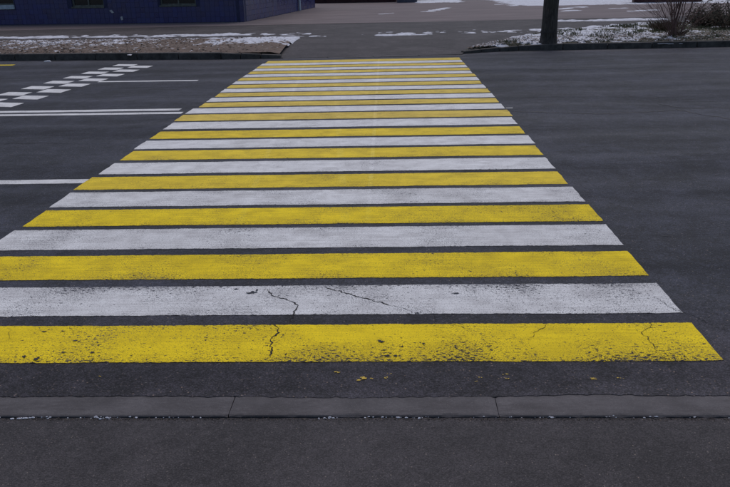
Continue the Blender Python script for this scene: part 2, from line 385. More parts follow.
# lane lines
def line(x0, x1, y0, y1, w, name, parent=None):
    a = stripe_mesh(name, x0, x1, -w / 2, w / 2, .002, M['whi'], .05, .003, random.random() * 50)
    me = a.data
    for v in me.vertices: v.co.y += y0 + (y1 - y0) * (v.co.x - x0) / (x1 - x0)
    if parent: a.parent = parent; a.matrix_parent_inverse = Matrix.Translation(parent.location).inverted()
    return a
tag(line(-40, -2.33, 3.10, 3.045, .14, 'lane_line'), 'single solid white lane line ending at the near left side of the crossing', 'lane line')
dl = tag(empty('double_centre_line', (-6, 6.8, 0)), 'double solid white centre line running left from the middle of the crossing', 'centre line')
line(-40, -2.52, 7.35, 6.80, .165, 'line', dl); line(-40, -2.42, 7.06, 6.53, .145, 'line', dl)
tag(line(-4.85, -3.05, 9.96, 9.90, .12, 'lane_line'), 'short thin white lane line between the chequered squares and the crossing', 'lane line')
tag(line(1.83, 1.92, 6.50, 6.50, .04, 'paint_stub'), 'tiny white paint stub at the right edge of the crossing', 'road marking')
yl = stripe_mesh('yellow_line', -14, -7.95, 13.08, 13.24, .002, M['yel'], .05, .01, 5)
for v in yl.data.vertices: v.co.y += -.10 * (v.co.x + 8)
tag(yl, 'yellow road line end in the far left gutter beside the kerb', 'road marking')
ck = tag(empty('chequered_marking', (-5.2, 10, 0)), 'two staggered rows of white painted squares across the far left lanes', 'road marking')
def square(cx, cy, seed):
    o = stripe_mesh('white_square', cx - .225, cx + .225, cy - .185, cy + .185, .002, M['whi'], .05, .008, seed)
    for v in o.data.vertices: v.co.y += -.22 * (v.co.x - cx); v.co.x += .06 * (v.co.y - cy)
    o.parent = ck; o.matrix_parent_inverse = Matrix.Translation(ck.location).inverted()
for i in range(-1, 7):
    cx, cy = -5.24 + .063 * i, 8.18 + .69 * i; square(cx, cy, i * 5.1)
    if i < 6: square(cx - .465 + .0 * i, cy + .43, i * 3.3 + 60)
    else: square(cx - .45, cy + .36, 99)

# ------------------------------------------------------------------ cracks, chips, flakes on the road
def ribbon(mb, pts, w, z, jitter=.008, seg=.014):
    P = [np.array(p[:2]) for p in pts]; out = [P[0]]
    for a, b in zip(P[:-1], P[1:]):
        n = max(1, int(np.linalg.norm(b - a) / seg))
        for i in range(1, n + 1):
            out.append(a + (b - a) * i / n + (RNG.random(2) - .5) * jitter * 2 * (i < n))
    prev = None
    for i, p in enumerate(out):
        d = out[min(i + 1, len(out) - 1)] - out[max(i - 1, 0)]; d = d / (np.linalg.norm(d) + 1e-9); n = np.array([-d[1], d[0]])
        e = min(1, i / 3 + .15, (len(out) - 1 - i) / 3 + .15)
        ww = w * e * random.uniform(.2, 1.0) / 2
        cur = ((*(p + n * ww), z), (*(p - n * ww), z))
        if prev: mb.quad(prev[0], prev[1], cur[1], cur[0])
        prev = cur
def A(pts, ox, oy, s): return [gp(ox + x / s, oy + y / s) for x, y in pts]
s = 3.65
cr = [(A([(285, 72), (300, 95), (340, 105), (375, 118), (395, 130), (380, 155), (365, 192)], 190, 270, s), .012),
      (A([(310, 195), (325, 230), (298, 250), (296, 300), (292, 322)], 190, 270, s), .013),
      (A([(485, 62), (540, 78), (600, 95), (640, 105), (690, 118), (735, 132)], 190, 270, s), .013),
      (A([(5, 130), (40, 138), (100, 161)], 390, 270, s), .007), (A([(160, 150), (162, 178), (167, 205)], 390, 270, s), .006),
      (A([(215, 195), (265, 210), (300, 223)], 390, 270, s), .008), (A([(575, 198), (540, 225), (508, 252)], 390, 270, s), .008),
      (A([(165, 222), (215, 228)], 390, 270, s), .006),
      (A([(105, 255), (90, 285), (55, 305), (90, 335), (115, 370), (130, 400)], 630, 270, 4.87), .008),
      (A([(55, 305), (10, 295), (-40, 290)], 630, 270, 4.87), .005),
      (A([(128, 138), (170, 165), (212, 195), (240, 200), (330, 232), (400, 270), (480, 300), (560, 330)], 630, 270, 4.87), .010),
      (A([(255, 195), (330, 190), (420, 215), (500, 225)], 630, 270, 4.87), .008),
      (A([(70, 150), (66, 178), (73, 200), (76, 226)], 0, 310, 7.3), .004),
      (A([(505, 118), (530, 150), (540, 190)], 0, 310, 7.3), .005), (A([(240, 90), (262, 118)], 330, 320, 4.87), .010)]
for i, (p, w) in enumerate(cr):
    mb = MB(); ribbon(mb, p, w * (.85 if i < 3 else .5),   .0033 + .0001 * i); o = mb.build('crack', M['crack']); o.parent = road
# long bitumen seams and wear lines on the open asphalt
for i, (p, w) in enumerate([(A([(-350, 178), (0, 188), (100, 183), (200, 180), (270, 172), (330, 185), (452, 205), (700, 222)], 600, 60, 3.477), .055),
               (A([(200, 152), (280, 166), (452, 168), (620, 172)], 600, 60, 3.477), .05),
               (A([(150, 293), (240, 296)], 600, 60, 3.477), .018), (A([(250, 240), (360, 246)], 600, 60, 3.477), .014),
               (A([(50, 320), (120, 326)], 600, 60, 3.477), .012),
               (A([(0, 212), (240, 210), (420, 206)], 0, 100, 4.867), .02), (A([(195, 352), (235, 352)], 0, 100, 4.867), .02), (A([(445, 224), (470, 226), (500, 225)], 570, 190, 4.87), .022), (A([(470, 276), (520, 279)], 570, 190, 4.87), .018), (A([(30, 118), (150, 132), (290, 128)], 600, 60, 3.477), .02), (A([(-330, 225), (-180, 232), (-60, 226)], 600, 60, 3.477), .014), (A([(300, 330), (380, 322), (470, 330)], 600, 60, 3.477), .012), (A([(120, 420), (200, 412), (260, 425)], 600, 60, 3.477), .012)]):
    mb = MB(); ribbon(mb, p, w, .0024 + .0001 * i, .03, .06); o = mb.build('crack', M['seam']); o.parent = road
def blob(mb, c, rx, ry, z, n=22):
    i = len(mb.v); a0 = random.random() * 6
    for k in range(n):
        a = 2 * math.pi * k / n; r = random.uniform(.3, 1.1)
        mb.v.append((c[0] + rx * r * math.cos(a), c[1] + ry * r * math.sin(a), z))
    mb.f.append(tuple(range(i, i + n)))
mb = MB()
for (x, y, rx, ry) in ((225, 85, .032, .020), (245, 76, .010, .018), (168, 72, .018, .010)):
    blob(mb, gp(190 + x / s, 270 + y / s), rx, ry, .0052)
for (x, y, rx, ry) in ((240, 87, .03, .010), (100, 160, .02, .008)): blob(mb, gp(390 + x / s, 270 + y / s), rx, ry, .0052)
for (x, y, rx, ry) in ((247, 108, .022, .013), (280, 178, .014, .012), (320, 178, .012, .012), (262, 150, .012, .006), (350, 132, .012, .006), (455, 118, .012, .01)):
    blob(mb, gp(330 + x / 4.87, 320 + y / 4.87), rx, ry, .0052)
for (x, y, rx, ry) in ((672, 315, .012, .012), (462, 315, .014, .008), (550, 228, .016, .008), (325, 162, .02, .006), (270, 360, .014, .02), (180, 345, .016, .012), (460, 160, .014, .007)):
    blob(mb, gp(x / 7.3, 310 + y / 7.3), rx, ry, .0052)
o = mb.build('paint_chip', M['road']); o.parent = road; o['kind'] = 'stuff'
mb = MB()
for (u, v, r) in ((337, 372.7, .012), (364, 379.5, .018), (372, 379, .010), (386, 378, .009), (593, 379, .016), (621, 379, .008), (480, 378, .007), (505, 375, .010), (508, 379, .009), (476, 382, .006), (390, 374, .006), (100, 377, .006)):
    for q in range(3):
        c = gp(u, v) + np.array([random.gauss(0, r * .7), random.gauss(0, r * .35), 0]); blob(mb, c, r * random.uniform(.3, .9), r * random.uniform(.2, .6), .003 + random.random() * .0015, 9)
o = mb.build('paint_flakes', simple('yellow_flake', (.45, .30, .04), (.60, .42, .05), 60, .7)); o.parent = road; o['kind'] = 'stuff'

# loose grit in front of the kerb and on the pavement
def pebble(mb, c, r):
    i = len(mb.v)
    for dx, dy, dz in ((1, 0, .1), (0, 1, .1), (-1, 0, .1), (0, -1, .1), (0, 0, .9), ):
        mb.v.append((c[0] + dx * r * random.uniform(.6, 1.2), c[1] + dy * r * random.uniform(.6, 1.2), c[2] + dz * r * random.uniform(.6, 1)))
    for a, b in ((0, 1), (1, 2), (2, 3), (3, 0)): mb.f.append((i + a, i + b, i + 4))
mb = MB()
for k in range(900):
    y = -.47 + abs(random.gauss(0, .12)) if random.random() < .6 else random.uniform(-1.7, -.64)
    zz = 0.0 if y > -.47 else -.008
    if -.66 < y < -.44: continue
    pebble(mb, (random.uniform(-2.4, 2.8), y, zz), random.uniform(.0012, .0035))
o = mb.build('grit', litter('grit_stones', [(.05, .045, .045), (.12, .11, .11), (.25, .23, .21), (.09, .07, .06)])); tag(o, 'loose fine grit scattered along the near kerb', kind='stuff')

# ------------------------------------------------------------------ far side: kerb lines
KL = [(-2.10, 13.50), (-3.2, 13.52), (-5.6, 13.84), (-8.8, 14.18), (-30, 16.3), (-70, 20.5)]      # left verge, going left
KR = [(1.98, 13.78), (2.25, 13.92), (2.7, 14.08), (3.3, 14.20), (5.5, 14.22), (8, 14.20), (70, 14.2)]
def yl_(x): return np.interp(-np.asarray(x, float), [-p[0] for p in KL], [p[1] for p in KL])
def yr_(x): return np.interp(np.asarray(x, float), [p[0] for p in KR], [p[1] for p in KR])
def yfront(x):
    x = np.asarray(x, float)
    return np.where(x < -2.1, yl_(x) + .1, np.where(x > 1.98, yr_(x) + .1, 13.52))
def zwalk(x, y):
    return .010 + .11 * np.clip((np.asarray(y) - 13.5) / 3.2, 0, 1)
xs = np.unique(np.concatenate([np.linspace(-70, -12, 20), np.linspace(-12, 14, 261), np.linspace(14, 70, 20)]))
tt = np.linspace(0, 1, 60) ** 1.3
X = np.stack([xs] * 60); YF = yfront(xs); Y = YF[None] + (24.75 - YF[None]) * tt[:, None]
Z = zwalk(X, Y) + .012 * (fbm(X * .8, Y * .8, 3) - .5)
Z[0] = np.maximum(Z[0], .006)
Z = np.maximum(Z, .006); Z[-1] = .10
tag(grid_obj('sidewalk_far', X, Y, Z, M['walk']), kind='structure')
# plaza beyond
X, Y = np.meshgrid(np.linspace(-70, 70, 141), np.linspace(24.7, 75, 60)); Z = .112 + .02 * (fbm(X * .3, Y * .3, 3) - .5) + (Y - 24.7) * .0005
tag(grid_obj('plaza', X, Y, Z, M['plaza']), kind='structure')

def kerb_line(name, pts, z1f, w=.15, L=1.0, x_stop=18):
    e = tag(empty(name, (pts[0][0], pts[0][1], 0)), kind='structure')
    P = [np.array(p, float) for p in pts]; cum = [0]
    for a, b in zip(P[:-1], P[1:]): cum.append(cum[-1] + np.linalg.norm(b - a))
    def at(d): return np.array([np.interp(d, cum, [p[0] for p in P]), np.interp(d, cum, [p[1] for p in P])])
    d = 0
    while d < cum[-1] and abs(at(d)[0]) < x_stop:
        step = min(L, cum[-1] - d) if d > .9 else .45
        a, b = at(d), at(d + step - .012)
        if a[0] > b[0]: kerb_stone(b, a, w, -.1, z1f(d + step), M['fkerb'], e, .015, .006, taper=z1f(d))
        else: kerb_stone(a, b, w, -.1, z1f(d), M['fkerb'], e, .015, .006, taper=z1f(d + step))
        d += step
    return e
kerb_line('kerb_far_left', KL, lambda d: .075 + .075 * min(1, d / 1.5))
kerb_line('kerb_far_right', KR, lambda d: .05 + .085 * min(1, d / 1.8))
fl = tag(empty('kerb_dropped', (0, 13.4, 0)), kind='structure')
for i in range(4): kerb_stone((-2.05 + i * 1.005, 13.38), (-1.06 + i * 1.005, 13.38), .13, -.1, .007 + random.uniform(-.001, .003), M['kerb'], fl, .01, .005)

# verges
def inside(px, py, poly):
    r = np.zeros(px.shape, bool); n = len(poly)
    for i in range(n):
        x1, y1 = poly[i]; x2, y2 = poly[(i + 1) % n]
        c = ((y1 > py) != (y2 > py)); r ^= c & (px < (x2 - x1) * (py - y1) / (y2 - y1 + 1e-12) + x1)
    return r
# left verge
xs = np.concatenate([np.linspace(-40, -14, 40), np.linspace(-13.95, -2.14, 240)])
tt = np.linspace(0, 1, 80)
X = np.stack([xs] * 80); F = yl_(xs) + .13; Bk = 17.75 - .10 * (xs + 2.2) + .25 * (fbm(xs * 1.5, xs * 0, 3) - .5)
Y = F[None] + (Bk - F)[None] * tt[:, None]
X = X - (tt[:, None] * .12) * (X > -3)
rise = np.minimum(np.minimum(tt[:, None] * 8, (1 - tt[:, None]) * 6), np.minimum(1, (-2.12 - X) * 4))
Z = .128 + .05 * np.clip(rise, 0, 1) * 1.0 + .05 * (fbm(X * 3, Y * 3, 4) - .5) * np.clip(rise + .3, 0, 1)
Z = np.where(X > -2.5, np.minimum(Z, zwalk(X, Y) + .075 + .06 * np.clip((-2.14 - X) * 4, 0, 1)), Z)
tag(grid_obj('verge_left', X, Y, Z, M['soil']), kind='structure'); XL, YL, ZL = X, Y, Z
# right verge
xs = np.concatenate([np.linspace(2.02, 14, 240), np.linspace(14.1, 40, 40)])
BX = [2.0, 2.4, 2.97, 4.3, 6.58, 8.6, 12, 40]; BY = [14.05, 14.6, 15.3, 17.2, 19.7, 20.9, 21.8, 22.5]
X = np.stack([xs] * 80); F = yr_(xs) + .13; Bk = np.interp(xs, BX, BY) + .25 * (fbm(xs * 1.7, xs * 0 + 8, 3) - .5)
Bk = np.maximum(Bk, F + .05)
Y = F[None] + (Bk - F)[None] * tt[:, None]
rise = np.minimum(np.minimum(tt[:, None] * 8, (1 - tt[:, None]) * 6), np.minimum(1, (X - 1.9) * 1.2))
Z = .115 + .06 * np.clip(rise, 0, 1) + .07 * (fbm(X * 2.5, Y * 2.5, 4) - .5) * np.clip(rise + .2, 0, 1)
Z = np.where(X < 3.2, np.minimum(Z, .05 + .1 * np.clip((X - 1.9) * .8, 0, 1) + .02 * fbm(X * 6, Y * 6)), Z)
tag(grid_obj('verge_right', X, Y, Z, M['turf']), kind='structure')
def zR(x, y):
    f = yr_(x) + .13; b = np.interp(x, BX, BY); t_ = np.clip((y - f) / np.maximum(b - f, .05), 0, 1)
    rise = np.clip(np.minimum(np.minimum(t_ * 8, (1 - t_) * 6), (x - 1.9) * 1.2), 0, 1)
    z = .115 + .06 * rise + .07 * (fbm(x * 2.5, y * 2.5, 4) - .5) * np.clip(rise + .2, 0, 1)
    return np.where(x < 3.2, np.minimum(z, .05 + .1 * np.clip((x - 1.9) * .8, 0, 1) + .02 * fbm(x * 6, y * 6)), z)
def zLv(x, y):
    f = yl_(x) + .13; b = 17.75 - .10 * (x + 2.2); t_ = np.clip((y - f) / (b - f), 0, 1)
    rise = np.minimum(np.minimum(t_ * 8, (1 - t_) * 6), np.minimum(1, (-2.12 - x) * 4))
    return .128 + .05 * np.clip(rise, 0, 1) + .05 * (fbm(x * 3, y * 3, 4) - .5) * np.clip(rise + .3, 0, 1)

# snow: thin uneven crusts whose outline is where they come out of the ground
def snow(name, x0, x1, y0, y1, thick, zf, res=.05, ymul=1.0, label=None):
    X, Y = np.meshgrid(np.arange(x0, x1, res), np.arange(y0, y1, res * ymul)); T = thick(X, Y)
    Z = zf(X, Y) + T
    k = np.maximum.reduce([T[:-1, :-1], T[1:, :-1], T[:-1, 1:], T[1:, 1:]]) > -.002
    return tag(grid_obj(name, X, Y, Z, M['snow'], keep=k), label, kind='stuff')
def bk_l(x): return 17.75 - .10 * (x + 2.2)
def th_l(x, y):                                         # left verge: ridge at the back, corner, thin specks
    e = bk_l(x) - y
    ridge = np.exp(-((e - .35) / .38) ** 2) * (.22 + .75 * fbm(x * 1.3, y * 0 + 2, 3))
    corner = np.exp(-((x + 3.0) / 1.5) ** 2) * np.clip((y - 14.9) / 1.2, 0, 1) * .85
    specks = np.clip((-x - 4) / 3, .3, 1) * (.33 + .16 * np.clip((y - yl_(x) - 1.2) / 1.5, 0, 1)) * np.clip((y - yl_(x) - .2) / 1.2, 0, 1)
    a = np.maximum(np.maximum(ridge, corner), specks) * np.where((e < -.15) | (x > -2.2) | (y < yl_(x) + .2), 0, 1)
    return .05 * (a + .75 * (fbm(x * 7, y * 7, 4) - .5) + .5 * (vnoise(x * 16, y * 16) - .5) + .6 * (vnoise(x * 5, y * 2) - .5) - .52)
snow('snow_on_left_verge', -14, -2.15, 13.7, 19.2, th_l, zLv, .04, label='thin crust of snow along the back of the left verge')
def th_r(x, y):
    f = yr_(x) + .13; b = np.interp(x, BX, BY); t_ = (y - f) / np.maximum(b - f, .05)
    a = .50 * np.clip(t_ * 7, .3, 1) + .22 * np.exp(-((x - 4.2) / 1.6) ** 2) - .22 * np.clip((x - 6.6) / 2, 0, 1)
    a = np.where((t_ < -.02) | (t_ > 1.02), -.3, a)
    return .05 * (a + .8 * (fbm(x * 2.2, y * 1.5, 3) - .5) + .9 * (fbm(x * 8, y * 8, 4) - .5) - .44)
snow('snow_on_right_verge', 2.0, 14, 14.2, 22, th_r, zR, .04, label='patchy snow over the grass of the right verge')
def th_w(x, y):
    st = np.exp(-((y - 19.3 + .10 * x) / .6) ** 2) * np.where(x < -2.0, .50, 0) * (x > -30)
    st = np.maximum(st, np.exp(-((y - 19.0) / .75) ** 2) * np.where(x > -1.2, .45, 0) * np.clip((x + .2) / .6, 0.55, 1))
    st = np.maximum(st, np.exp(-((y - 18.3) / .35) ** 2) * .33)
    st = np.maximum(st, np.exp(-((y - np.interp(x, BX, BY) - .35) / .4) ** 2) * np.where(x > 2.6, .6, 0))
    st = np.maximum(st, np.exp(-((y - 23.2 + .05 * (x - 6)) / .38) ** 2) * np.where((x > 5.6) & (x < 9.6), .85, 0))
    return .06 * (st + .9 * (fbm(x * 1.1, y * 3.2, 3) - .5) + .95 * (fbm(x * 6, y * 10, 4) - .5) + .6 * (vnoise(x * 4.3, y * 1.5) - .5) - .50 - .30 * np.clip(1 - st / .28, 0, 1))
snow('snow_on_sidewalk', -18, 13, 16.5, 24.6, th_w, lambda x, y: zwalk(x, y) + .012 * (fbm(x * .8, y * .8, 3) - .5) + .003, .06, label='thin streaks of trodden snow on the far sidewalk')
def th_p(x, y):
    a = np.zeros(x.shape)
    for (u0, v0, u1, v1, w) in ((428, 11.5, 447, 8, .35), (380, 14, 392, 13, .22), (560, 9, 582, 7, .45), (566, 11, 576, 10.5, .3), (612, 8.5, 625, 8, .35), (635, 11, 655, 10, .35), (500, 4.5, 512, 4, .5)):
        p, q = gp(u0, v0, .12)[:2], gp(u1, v1, .12)[:2]; d = q - p; L2 = d @ d
        t_ = np.clip(((x - p[0]) * d[0] + (y - p[1]) * d[1]) / L2, 0, 1)
        D = np.hypot(x - p[0] - t_ * d[0], y - p[1] - t_ * d[1]); a = np.maximum(a, .75 * np.exp(-(D / w) ** 2))
    p = gp(438, 1.5, .12); a = np.maximum(a, 1.1 * np.exp(-(((x - p[0]) / 1.6) ** 4 + ((y - p[1]) / 3.0) ** 4)))
    far = np.clip((y - 36.5 + .15 * (x - 8)) / 1.5, 0, 1) * np.where(x > 6, .9, 0) * np.clip((x - 6) / 2, 0, 1)
    a = np.maximum(a, far)
    return .05 * (a + .6 * (fbm(x * 1.2, y * 1.6, 4) - .5) + .7 * (vnoise(x * 4, y * 4) - .5) - .55)
snow('snow_on_plaza', -4, 26, 24.8, 56, th_p, lambda x, y: .112 + .02 * (fbm(x * .3, y * .3, 3) - .5) + (y - 24.7) * .0005 + .002, .12, label='scattered pale snow patches on the plaza beyond the sidewalk')
# crumbs of snow in the gap behind the near kerb
def lump(mb, c, rx, ry, rz):
    i0 = len(mb.v); n = 8
    for k, (h, s_) in enumerate(((0, 1), (.55, .8), (.95, .35))):
        for j in range(n):
            a = 2 * math.pi * j / n; q = s_ * random.uniform(.7, 1.2)
            mb.v.append((c[0] + rx * q * math.cos(a), c[1] + ry * q * math.sin(a), c[2] + rz * h * random.uniform(.8, 1.1)))
    for k in range(2):
        for j in range(n): mb.f.append((i0 + k * n + j, i0 + k * n + (j + 1) % n, i0 + (k + 1) * n + (j + 1) % n, i0 + (k + 1) * n + j))
    mb.f.append(tuple(i0 + 2 * n + j for j in range(n)))
mb = MB()
for u, v, n, sp, r in ((4, 417.5, 4, 5, .008), (22, 418, 9, 7, .011), (48, 417.5, 3, 3, .007), (95, 417.5, 10, 8, .011), (104, 416.5, 6, 5, .009), (125, 416.5, 5, 7, .007), (137, 416.5, 3, 3, .008), (196, 415, 5, 4, .010), (199, 409.5, 2, 2, .005), (191, 416.5, 3, 4, .006), (315, 418, 4, 4, .006), (332, 418, 5, 3, .008),
                       (375, 417, 5, 6, .008), (398, 417.5, 5, 5, .009), (412, 417.5, 6, 5, .008), (425, 417, 3, 3, .006), (478, 416, 3, 4, .006), (551, 416, 5, 3, .009), (612, 416, 4, 4, .007), (650, 417, 5, 5, .007), (690, 416.5, 4, 6, .006), (92, 465, 2, 1, .005)):
    for k in range(n):
        c = gp(u + random.gauss(0, sp), v + .2 + random.gauss(0, .6), -.009); q = r * random.uniform(.15, .68)
        lump(mb, c, q * 1.3, q * .7, q * .6)
for k in range(60):
    c = gp(random.uniform(-10, 740), 417.4 + random.gauss(0, .5), -.012); q = random.uniform(.001, .004); lump(mb, c, q, q, q)
c = gp(47.7, 61.5); [lump(mb, (c[0] + random.gauss(0, .05), c[1] + random.gauss(0, .02), 0), random.uniform(.02, .045), .03, random.uniform(.012, .035)) for _ in range(5)]
tag(mb.build('snow_crumbs', M['snow'], smooth=True), 'small crumbs of snow caught in the gap behind the near kerb', kind='stuff')
# dirt along that gap
mb = MB()
for k in range(2600):
    x = random.uniform(-2.5, 3); pebble(mb, (x, -.627 + random.gauss(0, .005), -.010), random.uniform(.001, .004))
tag(mb.build('gap_dirt', litter('gap_dirt', [(.02, .018, .017), (.06, .05, .045), (.14, .11, .09)])), 'dark dirt and grit along the gap behind the kerb', kind='stuff')

# leaf litter and grass on the verges
def leaves(name, n, xr, fy, zf, m, label, smin=.02, smax=.05):
    mb = MB()
    for k in range(n):
        x = random.uniform(*xr)
        if xr[1] < 0 and random.random() < .8 * max(0, min(1, (x + 7.5) / 4)): continue
        y0, y1 = fy(x); y = y0 + (y1 - y0) * random.random()
        z = float(zf(np.array(x), np.array(y))) + .012 + random.random() * .02; a = random.random() * 6.3; s_ = random.uniform(smin, smax)
        tx, ty = random.uniform(-.3, .3), random.uniform(-.3, .3); c_, sn = math.cos(a), math.sin(a)
        P = []
        for dx, dy in ((-1, 0), (0, -.6), (1, 0), (0, .6)):
            X_, Y_ = dx * s_, dy * s_; P.append((x + X_ * c_ - Y_ * sn, y + X_ * sn + Y_ * c_, z + X_ * tx + Y_ * ty))
        mb.quad(*P)
    return tag(mb.build(name, m), label, kind='stuff')
leaves('leaf_litter_left', 6000, (-13, -2.25), lambda x: (float(yl_(x)) + .16, float(bk_l(x)) - .35), zLv, M['leaf'], 'dead brown leaves matted over the left verge')
leaves('leaf_litter_right', 5500, (2.1, 13), lambda x: (float(yr_(x)) + .15, min(float(yr_(x)) + 1.8, float(np.interp(x, BX, BY)))), zR, M['leaf'], 'dead leaves strewn along the front of the right verge', .018, .04)
leaves('frost_flecks_left', 800, (-13, -2.25), lambda x: (float(yl_(x)) + .16, float(bk_l(x)) - .2), lambda x, y: zLv(x, y) + .012, M['snow'], 'small flecks of snow between the leaves of the left verge', .015, .035)
leaves('frost_flecks_right', 2200, (2.2, 13), lambda x: (float(yr_(x)) + .15, min(float(yr_(x)) + 2.2, float(np.interp(x, BX, BY)))), lambda x, y: zR(x, y) + .01, M['snow'], 'small flecks of snow on the front of the right verge', .012, .03)
def blades(mb, n, cx, cy, sx, sy, zf, h0, h1, lean=.5, w=.006):
    for k in range(n):
        x, y = cx + max(-1.6, min(1.6, random.gauss(0, 1))) * sx, cy + max(-1.6, min(1.6, random.gauss(0, 1))) * sy; z = float(zf(np.array(x), np.array(y))); a = random.random() * 6.3; h = random.uniform(h0, h1)
        dx, dy = math.cos(a), math.sin(a); l = h * random.uniform(.1, lean); i = len(mb.v)
        mb.v += [(x - dy * w, y + dx * w, z - .02), (x + dy * w, y - dx * w, z - .02), (x + dx * l * .4 + dy * w * .7, y + dy * l * .4 - dx * w * .7, z + h * .6), (x + dx * l, y + dy * l, z + h)]
        mb.f += [(i, i + 1, i + 2), (i, i + 2, i + 3)]
mb = MB()
for k in range(700):
    x = random.uniform(2.8, 13); f, b = float(yr_(x)) + .2, float(np.interp(x, BX, BY)); y = f + (b - f) * random.random()
    if fbm(x * 1.3, y * 1.3, 3) + .04 * (x - 6) > .46: blades(mb, 12, x, y, .07, .07, zR, .04, .10, 1.0, .007)
tag(mb.build('turf_grass', M['grass']), 'short winter grass poking through the snow on the right verge', kind='stuff')

# ------------------------------------------------------------------ tree on the right verge
def wobble_path(p, d, L, n, wob, up=0):
    P = [Vector(p)]; d = Vector(d).normalized()
    for i in range(n):
        d = (d + Vector((random.gauss(0, wob), random.gauss(0, wob), random.gauss(0, wob) + up))).normalized(); P.append(P[-1] + d * (L / n))
    return P, d
tp = gp(548, 43.5, .13); tr = empty('street_tree', (tp[0], tp[1], .13))
tag(tr, 'dark bare tree trunk standing on the snowy verge near the kerb', 'tree')
mb = MB(); n = 40; H = 3.4; rings = 68
for k in range(rings + 1):
    z = -.08 + k * (H + .08) / rings; r0 = .178 * (1 - .07 * z) + .035 * math.exp(-max(z, 0) / .08)
    for j in range(n):
        a = 2 * math.pi * j / n
        q = 1 + .10 * (float(fbm(np.array(a * 3.2 + 40), np.array(z * 1.7), 4)) - .5) + .05 * (float(vnoise(np.array(j * .5), np.array(z * 3 + 9))) - .5) if j < n - 1 else 1
        mb.v.append((r0 * q * math.cos(a) + .012 * math.sin(z * 1.1) + .006 * z, r0 * q * math.sin(a), z))
for k in range(rings):
    for j in range(n):
        j2 = (j + 1) % n; mb.f.append((k * n + j, k * n + j2, (k + 1) * n + j2, (k + 1) * n + j))
mb.build('trunk', M['bark'], tr, smooth=True)
mb = MB()
for k in range(24):
    a0, a1 = 2 * math.pi * k / 24, 2 * math.pi * (k + 1) / 24
    P = []
    for z in (.235, .275):
        for a, r in ((a0, .176), (a1, .176), (a1, .194), (a0, .194)): P.append((r * math.cos(a) + .004, r * math.sin(a), z))
    mb.hexa([P[0], P[3], P[2], P[1], P[4], P[7], P[6], P[5]])
mb.build('tie_band', M['tie'], tr)
def branch_tree(limbs, twigs, p, d, L, r, depth):
    P, de = wobble_path(p, d, L, 5, .10, .02); R = [r * (1 - .5 * i / 5) for i in range(6)]
    (limbs if depth < 2 else twigs).tube(P, R, 7 if depth < 2 else 4)
    if depth >= 4: return
    for k in range(3):
        i = random.randint(2, 5); nd = (de + Vector((random.gauss(0, .6), random.gauss(0, .6), random.gauss(.15, .35)))).normalized()
        branch_tree(limbs, twigs, P[i], nd, L * random.uniform(.55, .75), R[i] * .72, depth + 1)
li, tw = MB(), MB()
for k in range(4):
    a = k * 1.7 + .4; branch_tree(li, tw, (.02, 0, H - .15), (math.cos(a) * .7, math.sin(a) * .7, 1), 1.7, .085, 0)
li.build('limbs', M['bark'], tr, smooth=True); tw.build('crown', M['twig'], tr)

# ------------------------------------------------------------------ bare shrub, dry tuft, dark hedge shrubs
def zr1(x, y): return float(zR(np.array(x), np.array(y)))
p = gp(674, 37.5, .16); sh = empty('bare_shrub', (p[0], p[1], zr1(p[0], p[1]) - .02))
tag(sh, 'leafless shrub with thin fanned stems on the right verge', 'shrub')
st, tw = MB(), MB()
def shrub_branch(p, d, L, r, depth, nst=6):
    P, de = wobble_path(p, d, L, nst, .10, .0); R = [r * (1 - .65 * i / nst) for i in range(nst + 1)]
    (st if depth == 0 else tw).tube(P, R, 5 if depth == 0 else 3)
    if depth >= 2: return
    for k in range(10 if depth == 0 else 5):
        i = random.randint(2, nst); a = random.random() * 6.3; sp = random.uniform(.3, .75)
        shrub_branch(P[i], (d + Vector((math.cos(a) * sp, math.sin(a) * sp, .1))).normalized(), L * random.uniform(.35, .6), R[i] * .6, depth + 1, 4)
for dx, dy, L, r in ((.06, 0, 1.9, .030), (.28, .1, 1.9, .022), (.44, -.1, 1.8, .020), (-.12, .15, 1.6, .016), (-.40, .0, 1.5, .014), (-.58, .2, 1.3, .011), (.70, .1, 1.5, .014), (.16, -.3, 1.6, .015), (-.25, -.25, 1.4, .012), (.55, .35, 1.6, .014), (.05, .3, 1.7, .014), (-.75, -.1, 1.1, .009), (.92, -.1, 1.3, .010), *[(random.gauss(0, .5), random.gauss(0, .35), random.uniform(.5, 1.3), random.uniform(.004, .007)) for _ in range(16)]):
    d = Vector((dx, dy, 1)).normalized(); shrub_branch((random.gauss(0, .05) + dx * .08, random.gauss(0, .05), 0), d, L, r, 0)
st.build('stems', M['twig'], sh, smooth=True); tw.build('twigs', M['twig'], sh)
p = gp(664, 31, .16); tf = MB()
z0 = zr1(p[0], p[1]); blades(tf, 420, 0, 0, .16, .14, lambda x, y: x * 0, .10, .27, 1.1, .007)
o = tf.build('dry_grass_tuft', M['dry']); o.location = (p[0], p[1], z0); tag(o, 'low brown tuft of dry grass just left behind the bare shrub', 'grass tuft')
tf = MB(); p = gp(676, 37, .16); blades(tf, 160, 0, 0, .10, .08, lambda x, y: x * 0, .06, .18, .9, .006)
o = tf.build('dry_grass_tuft', M['dry']); o.location = (p[0], p[1], zr1(p[0], p[1])); tag(o, 'small dry grass tuft at the foot of the bare shrub', 'grass tuft')
